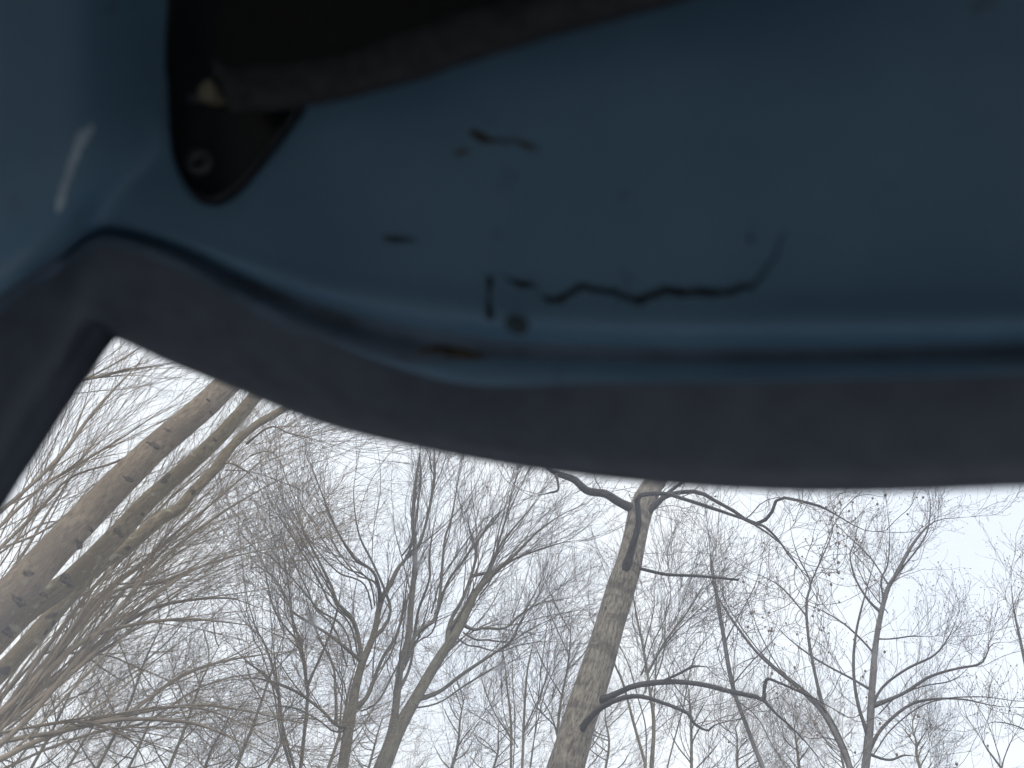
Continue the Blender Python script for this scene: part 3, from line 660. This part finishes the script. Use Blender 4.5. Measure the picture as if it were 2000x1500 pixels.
# -- vase-shaped tree
B_main = [(747, 1500, 25), (777, 1426, 20), (821, 1348, 16), (860, 1283, 14), (890, 1240, 13), (916, 1188, 10), (933, 1153, 9), (977, 1110, 6), (1011, 1080, 5), (1055, 1036, 4), (1107, 1002, 3), (1150, 985, 1.5)]
B_left = [(669, 1500, 16), (686, 1392, 14), (704, 1305, 11), (730, 1240, 9), (743, 1175, 8), (760, 1145, 7), (777, 1110, 6), (799, 1080, 5), (815, 1000, 4), (820, 900, 2)]
B_limbs = [
 [(752, 1485, 19), (769, 1413, 15), (782, 1305, 12), (799, 1240, 11), (803, 1179, 10), (810, 1110, 9), (810, 1058, 8), (806, 1015, 7), (812, 937, 5), (821, 876, 4), (828, 800, 3)],
 [(810, 1075, 6), (821, 1058, 6), (834, 1010, 5), (847, 937, 5), (847, 885, 4), (850, 800, 3)],
 [(704, 1305, 7), (699, 1240, 6), (686, 1205, 6), (660, 1179, 5), (647, 1145, 5), (621, 1093, 4), (595, 1045, 4), (587, 1023, 3), (560, 960, 2.5), (545, 900, 2)],
 [(686, 1275, 5), (643, 1240, 5), (574, 1197, 4), (565, 1179, 4), (535, 1127, 3), (500, 1101, 3), (460, 1040, 2)],
 [(756, 1162, 6), (734, 1123, 5), (717, 1106, 5), (695, 1093, 5), (673, 1062, 4), (652, 1023, 4), (634, 976, 3), (617, 928, 2.5), (600, 880, 2)],
 [(786, 1249, 5), (760, 1175, 5), (743, 1132, 4), (725, 1093, 4), (700, 1040, 3), (690, 960, 2.5), (700, 890, 2)],
 [(795, 1327, 6), (812, 1240, 6), (847, 1210, 5), (860, 1153, 5), (868, 1058, 4), (881, 1015, 4), (894, 945, 3), (900, 890, 2)],
 [(777, 1370, 6), (803, 1292, 5), (816, 1197, 5), (838, 1132, 4), (838, 1084, 4), (847, 1023, 3), (860, 950, 2)],
 [(829, 1383, 7), (890, 1327, 6), (955, 1283, 5), (998, 1253, 4), (1016, 1218, 3), (1040, 1190, 2)],
 [(916, 1240, 5), (942, 1227, 5), (985, 1227, 4), (1016, 1201, 4), (1055, 1179, 3), (1110, 1170, 2)],
 [(860, 1266, 8), (881, 1210, 7), (907, 1162, 6), (929, 1093, 5), (933, 1058, 4), (959, 1015, 3), (977, 993, 3), (1000, 930, 2)],
 [(851, 1210, 5), (873, 1140, 5), (903, 1097, 4), (933, 1054, 4), (972, 1006, 3), (1010, 960, 2)],
 [(951, 1149, 5), (972, 1067, 4), (985, 1023, 3), (998, 971, 3), (1011, 924, 2)],
 [(669, 1433, 6), (645, 1405, 5), (620, 1380, 5), (567, 1345, 5), (500, 1324, 4), (430, 1330, 2)],
 [(700, 1400, 8), (722, 1350, 7), (745, 1290, 6), (775, 1240, 5), (790, 1180, 4), (797, 1120, 3), (815, 1040, 2)],
 [(660, 1420, 5), (655, 1350, 5), (650, 1300, 4), (620, 1240, 4), (600, 1180, 3), (590, 1120, 2)],
 [(885, 1230, 6), (915, 1170, 5), (950, 1120, 4), (980, 1060, 4), (1030, 1000, 3), (1060, 960, 2)],
 [(960, 1125, 4), (1000, 1095, 4), (1050, 1075, 3), (1100, 1060, 2), (1140, 1055, 1.5)],
]
build_tree('vase_shaped_tree', 'olive-grey tree fanning into many upright crooked stems like a vase', [(B_main, 13.5, 13.5), (B_left, 13.8, 14.2)],
           [(q, 13.5 + .2 * (k % 3), 13.2 + .6 * (k % 4)) for k, q in enumerate(B_limbs)], ST_B, (BK_B, LB_B, TW_B, SEED), extra=20)

# -- two thin stems between the leaning and the vase-shaped tree
B2a = [(575, 1500, 6.5), (553, 1420, 6), (545, 1353, 6), (532, 1300, 5), (516, 1255, 4.5), (500, 1225, 4), (480, 1150, 3), (470, 1060, 2)]
B2b = [(588, 1495, 8), (601, 1367, 7), (599, 1327, 6), (588, 1260, 6), (569, 1199, 5), (564, 1140, 4), (550, 1060, 3), (545, 980, 2)]
build_tree('slender_tree', 'slender wavy stem left of the vase-shaped tree, bending towards the slanting stems', [(B2a, 16, 16.3)], [([(545, 1353, 4), (520, 1320, 4), (480, 1290, 3), (440, 1250, 2)], 16, 16.5)], ST_B, (BK_B, LB_B, TW_B, SEED), 'slender trees behind the big ones', extra=3)
build_tree('slender_tree', 'slender upright stem close beside the left foot of the vase-shaped tree', [(B2b, 17, 17)], [([(600, 1340, 4), (640, 1250, 4), (660, 1190, 3), (668, 1120, 2)], 17, 16.5), ([(588, 1260, 4), (540, 1200, 3), (520, 1130, 2), (505, 1060, 1.5)], 17, 17.5)], ST_B, (BK_B, LB_B, TW_B, SEED), 'slender trees behind the big ones', extra=3)

# -- tulip tree with the thick bare trunk
D_tr = [(1104, 1500, 35), (1130, 1413, 33), (1160, 1327, 31), (1186, 1240, 29), (1208, 1162, 28), (1230, 1093, 24.5), (1243, 1036, 23), (1256, 989, 23), (1276, 950, 20), (1292, 925, 19), (1340, 800, 15), (1390, 650, 12), (1420, 500, 8)]
D_limbs = [
 ([(1246, 990, 15), (1208, 976, 14), (1182, 963, 13), (1147, 958, 13), (1121, 937, 12), (1087, 924, 10), (1060, 906, 9), (1020, 870, 6)], 9.4, 8.9),
 ([(1087, 930, 4), (1091, 956, 4), (1074, 963, 3), (1056, 969, 2)], 9.0, 8.9),
 ([(1222, 1118, 15), (1238, 1058, 11), (1251, 1010, 10), (1246, 968, 9), (1269, 963, 7), (1303, 965, 7), (1338, 976, 6), (1377, 989, 6), (1420, 1004, 5), (1468, 1023, 5), (1520, 1060, 4), (1560, 1110, 3), (1600, 1180, 2)], 9.0, 7.6),
 ([(1258, 1005, 11), (1299, 963, 8), (1329, 954, 7), (1368, 956, 7), (1399, 976, 6), (1433, 997, 6), (1472, 1023, 6), (1503, 1010, 5.5), (1520, 976, 5), (1556, 978, 5), (1599, 989, 5), (1625, 1002, 4), (1677, 1032, 3), (1712, 1041, 3), (1738, 1036, 2)], 9.3, 8.4),
 ([(1472, 1023, 4), (1494, 1030, 4), (1520, 1055, 3.5), (1545, 1090, 3), (1575, 1125, 2)], 8.7, 8.5),
 ([(1290, 968, 6), (1347, 932, 5), (1390, 890, 4)], 9.4, 9.7),
 ([(1245, 1105, 6), (1299, 1121, 5), (1368, 1125, 4.5), (1446, 1132, 4)], 9.4, 9.0),
 ([(1168, 1364, 12), (1208, 1353, 10), (1243, 1337, 9), (1282, 1331, 9), (1329, 1331, 8), (1373, 1337, 8), (1416, 1348, 8), (1455, 1357, 8), (1490, 1366, 7), (1520, 1396, 5), (1555, 1426, 5), (1598, 1474, 4), (1620, 1520, 3)], 9.3, 8.3),
 ([(1490, 1366, 5), (1496, 1327, 5), (1524, 1335, 4), (1555, 1348, 4), (1600, 1370, 3), (1650, 1400, 2)], 8.6, 8.4),
 ([(1282, 1331, 4), (1329, 1314, 4), (1355, 1303, 4), (1390, 1304, 3)], 9.0, 8.8),
 ([(1130, 1440, 14), (1156, 1396, 10), (1186, 1370, 9), (1225, 1357, 8), (1260, 1359, 7), (1299, 1374, 6), (1321, 1383, 6), (1347, 1396, 5), (1355, 1413, 5), (1381, 1428, 5), (1394, 1418, 4), (1425, 1409, 3), (1455, 1405, 2)], 9.1, 8.2),
]
build_tree('tulip_tree', 'thick bare trunk with dark limbs curling from its right side and small seed cups', [(D_tr, 9.5, 9.5)], D_limbs, ST_D, (BK_D, LB_D, TW_D, SEED), seeds=420, seed_r=.0125, bare=(6,))

# -- trees further off
build_tree('slender_tree', 'thin clump of upright stems standing between vase-shaped tree and thick bare trunk', [([(998, 1500, 4.5), (998, 1413, 4), (990, 1340, 3), (985, 1290, 2), (975, 1230, 1.2)], 24, 24), ([(1020, 1500, 4.5), (1024, 1392, 4), (1030, 1310, 3), (1040, 1260, 2), (1045, 1200, 1.2)], 24.5, 25)],
           [([(1024, 1420, 3), (1050, 1370, 2.5), (1070, 1320, 2), (1085, 1270, 1.2)], 24.5, 24), ([(998, 1440, 3), (965, 1390, 2.5), (945, 1340, 2), (935, 1290, 1)], 24, 24)], ST_F, (BK_B, LB_B, TW_B, SEED), 'slender trees behind the big ones', extra=8)
build_tree('slender_tree', 'thin pale forked tree directly behind the thick bare trunk', [([(1273, 1500, 7), (1277, 1413, 6), (1269, 1348, 5), (1256, 1262, 4), (1243, 1197, 3), (1235, 1140, 2), (1240, 1060, 1.2)], 18, 18.4), ([(1260, 1490, 5), (1238, 1413, 4.5), (1221, 1348, 4), (1204, 1305, 3), (1160, 1220, 2), (1130, 1150, 1.2)], 18, 18.8)],
           [([(1282, 1318, 4), (1303, 1253, 4), (1347, 1188, 3), (1377, 1136, 2), (1400, 1080, 1)], 18, 17.6), ([(1270, 1350, 3), (1295, 1280, 3), (1300, 1200, 2), (1310, 1120, 1)], 18, 18.5), ([(1256, 1262, 3), (1275, 1200, 2), (1280, 1120, 1)], 18, 18.3)], ST_F, (BK_B, LB_B, TW_B, SEED), 'slender trees behind the big ones', extra=7)
build_tree('slender_tree', 'slim dark stem leaning left, its tip beneath the broken-off snag limb', [([(1490, 1500, 8), (1455, 1409, 7), (1429, 1335, 6), (1412, 1240, 5), (1399, 1166, 4), (1390, 1110, 3), (1385, 1040, 2), (1375, 970, 1.2)], 19, 19.5)],
           [([(1412, 1240, 3), (1450, 1190, 2.5), (1480, 1130, 2), (1495, 1060, 1)], 19, 19), ([(1429, 1335, 3), (1470, 1290, 2.5), (1510, 1250, 2), (1540, 1200, 1)], 19, 18.6)], ST_H, (BK_H, LB_H, TW_D, SEED), 'slender trees behind the big ones', seeds=260, seed_r=.0125, extra=2)
build_tree('forked_tree', 'forked tree leaning left with a long straight diagonal stem, left of the seed-cup tree', [([(1660, 1500, 11), (1643, 1457, 10), (1608, 1392, 9), (1560, 1344, 7), (1487, 1283, 5), (1439, 1223, 4), (1400, 1160, 3), (1375, 1090, 2), (1350, 1030, 1.2)], 20, 20.5)],
           [([(1608, 1392, 7), (1591, 1318, 6.5), (1578, 1240, 6), (1575, 1175, 5), (1582, 1136, 4), (1560, 1090, 3), (1545, 1040, 2), (1540, 970, 1.2)], 20, 20), ([(1582, 1136, 3), (1605, 1090, 3), (1625, 1040, 2), (1630, 980, 1.2)], 20, 20), ([(1575, 1200, 3), (1530, 1150, 3), (1500, 1130, 2), (1460, 1110, 1)], 20, 19.6)], ST_H, (BK_H, LB_H, TW_D, SEED), seeds=650, seed_r=.0125, extra=2)
H_l = [
 [(1686, 1431, 8), (1671, 1370, 7), (1666, 1305, 6), (1671, 1240, 5), (1682, 1188, 4), (1700, 1120, 3), (1720, 1050, 2)],
 [(1721, 1197, 6), (1695, 1171, 5), (1669, 1127, 4), (1660, 1084, 3), (1669, 1058, 3), (1680, 1000, 2)],
 [(1725, 1171, 4), (1721, 1132, 4), (1734, 1101, 3), (1738, 1040, 2), (1730, 975, 1.2)],
 [(1747, 1132, 4), (1790, 1075, 3.5), (1812, 1032, 3), (1816, 980, 2.5), (1807, 945, 2)],
 [(1712, 1379, 6), (1729, 1340, 5), (1773, 1305, 5), (1825, 1279, 4), (1855, 1240, 3), (1875, 1190, 2)],
 [(1712, 1387, 8), (1768, 1357, 7), (1816, 1322, 6), (1868, 1305, 5), (1916, 1294, 4), (1937, 1257, 3), (1981, 1253, 2)],
 [(1708, 1461, 8), (1729, 1418, 7), (1773, 1379, 6), (1816, 1366, 5), (1877, 1366, 4), (1942, 1379, 3), (2000, 1383, 2)],
 [(1699, 1357, 5), (1660, 1327, 5), (1617, 1301, 4), (1582, 1279, 4), (1534, 1240, 3), (1500, 1200, 2)],
 [(1703, 1275, 4), (1677, 1244, 4), (1643, 1214, 3), (1591, 1186, 2), (1550, 1180, 1.2)],
 [(1718, 1257, 3), (1773, 1244, 3), (1816, 1246, 2)],
 [(1703, 1487, 6), (1738, 1485, 5), (1768, 1474, 4), (1800, 1478, 2)],
 [(1734, 1149, 3), (1700, 1090, 3), (1650, 1040, 2), (1610, 1000, 1.5)],
]
build_tree('seed_cup_tree', 'branching grey tree whose spreading crown is dotted with tiny seed cups against open sky', [([(1690, 1500, 13), (1699, 1426, 12), (1703, 1348, 11), (1710, 1262, 9), (1721, 1197, 8), (1734, 1149, 7), (1747, 1127, 6), (1786, 1058, 5), (1825, 1019, 3), (1877, 1012, 2), (1907, 1010, 1.5)], 22, 22)],
           [(q, 22, 21.4 + .4 * (k % 4)) for k, q in enumerate(H_l)], ST_H, (BK_H, LB_H, TW_D, SEED), seeds=3200, seed_r=.0125, extra=4)
build_tree('slender_tree', 'thin twiggy tree right of the seed-cup tree across the gap of open sky', [([(2080, 1600, 9), (2040, 1450, 7), (2010, 1330, 6), (1990, 1240, 4), (1978, 1180, 3), (1972, 1120, 2)], 22, 22)],
           [([(2010, 1330, 4), (2030, 1250, 3), (2035, 1170, 2), (2030, 1110, 1)], 22, 22), ([(2040, 1450, 4), (1990, 1420, 3), (1945, 1410, 2), (1915, 1420, 1)], 22, 21.5)], ST_H, (BK_H, LB_H, TW_D, SEED), 'slender trees behind the big ones', seeds=500, seed_r=.0125)
build_tree('young_tree', 'small young tree with a few upright shoots, below the gap of open sky', [([(1985, 1560, 5), (1955, 1500, 4), (1930, 1465, 3), (1915, 1440, 2)], 20, 20)],
           [([(1955, 1500, 3), (1965, 1470, 2), (1980, 1440, 1)], 20, 20)], ST_H, (BK_H, LB_H, TW_D, SEED), seeds=90, seed_r=.0125)
# -- wood behind
far = [(60, 1260, 30, 'far twiggy tree seen under the arching branches, nearest the foot of the slanting stems'), (190, 1130, 34, 'far twiggy tree seen through the arching branches of the three-stemmed tree'),
       (330, 1210, 28, 'far twiggy tree below the tips of the long arching branches'), (460, 1180, 32, 'far bare tree left of both slender wavy stems'),
       (640, 1230, 30, 'far bare tree behind the left foot of the vase-shaped tree'), (880, 1330, 27, 'far low bare tree under the right-hand limbs of the vase-shaped tree'),
       (1090, 1160, 33, 'far bare tree whose top shows left of the thick bare trunk'), (1350, 1300, 29, 'far bare tree behind the curling dark limbs of the thick trunk'), (1560, 1400, 30, 'far low bare tree behind the diagonal stem of the forked tree'), (1800, 1400, 34, 'far low bare tree behind the lowest limbs of the seed-cup tree')]
for x, ytop, D, lab in far:
    j = lambda a: a * (rng.random() - .5)
    H = 1520 - ytop; tilt = .12 + (1000 - x) / 1000 * .42
    stem = [(x - tilt * 20, 1520, 5.5), (x + tilt * H * .3 + j(14), 1520 - H * .35, 4.5), (x + tilt * H * .6 + j(14), 1520 - H * .65, 3), (x + tilt * H + j(10), ytop, 1)]
    lim = []
    for k in range(10):
        f = -.35 + .13 * k + j(.08); sgn = 1 if rng.random() < .5 else -1; x0 = x + tilt * H * f; y0 = 1520 - H * f
        sp = sgn * H * (.22 + .1 * rng.random()) * (1 - f * .5)
        lim.append(([(x0, y0, 3.2 * (1 - f * .6)), (x0 + sp * (.35 + .3 * rng.random()) + tilt * H * .1, y0 - H * (.08 + .12 * rng.random()), 2.4), (x0 + sp + tilt * H * .2, y0 - H * .34, 1)], D, D + j(5)))
    build_tree('far_tree', lab, [(stem, D, D)], lim, ST_F, (BK_B, LB_B, TW_B, SEED), 'trees of the wood behind')
for x, ytop, D in [(20, 1330, 40), (130, 1350, 44), (250, 1330, 38), (400, 1370, 42), (520, 1340, 38), (720, 1380, 40), (960, 1400, 42), (1180, 1350, 38), (1440, 1400, 42), (1650, 1420, 40)]:
    H = 1520 - ytop; tilt = .12 + (1000 - x) / 1000 * .42; j = lambda a: a * (rng.random() - .5)
    stem = [(x - tilt * 20, 1520, 4.5), (x + tilt * H * .4 + j(14), 1520 - H * .4, 3.5), (x + tilt * H * .7 + j(14), 1520 - H * .7, 2.5), (x + tilt * H + j(10), ytop, 1)]
    lim = []
    for k in range(13):
        f = -.5 + .11 * k + j(.08); sgn = 1 if rng.random() < .5 else -1; x0 = x + tilt * H * f; y0 = 1520 - H * f
        sp = sgn * H * (.35 + .25 * rng.random()) * (1 - f * .5)
        lim.append(([(x0, y0, 2.6 * (1 - f * .6)), (x0 + sp * (.35 + .3 * rng.random()) + tilt * H * .1, y0 - H * (.08 + .12 * rng.random()), 2), (x0 + sp + tilt * H * .2, y0 - H * .36, 1)], D, D + j(6)))
    build_tree('thicket_tree', 'low bare tree far back in the pale twiggy wood behind all the others', [(stem, D, D)], lim, ST_F, (BK_B, LB_B, TW_A, SEED), 'low trees far back in the wood')
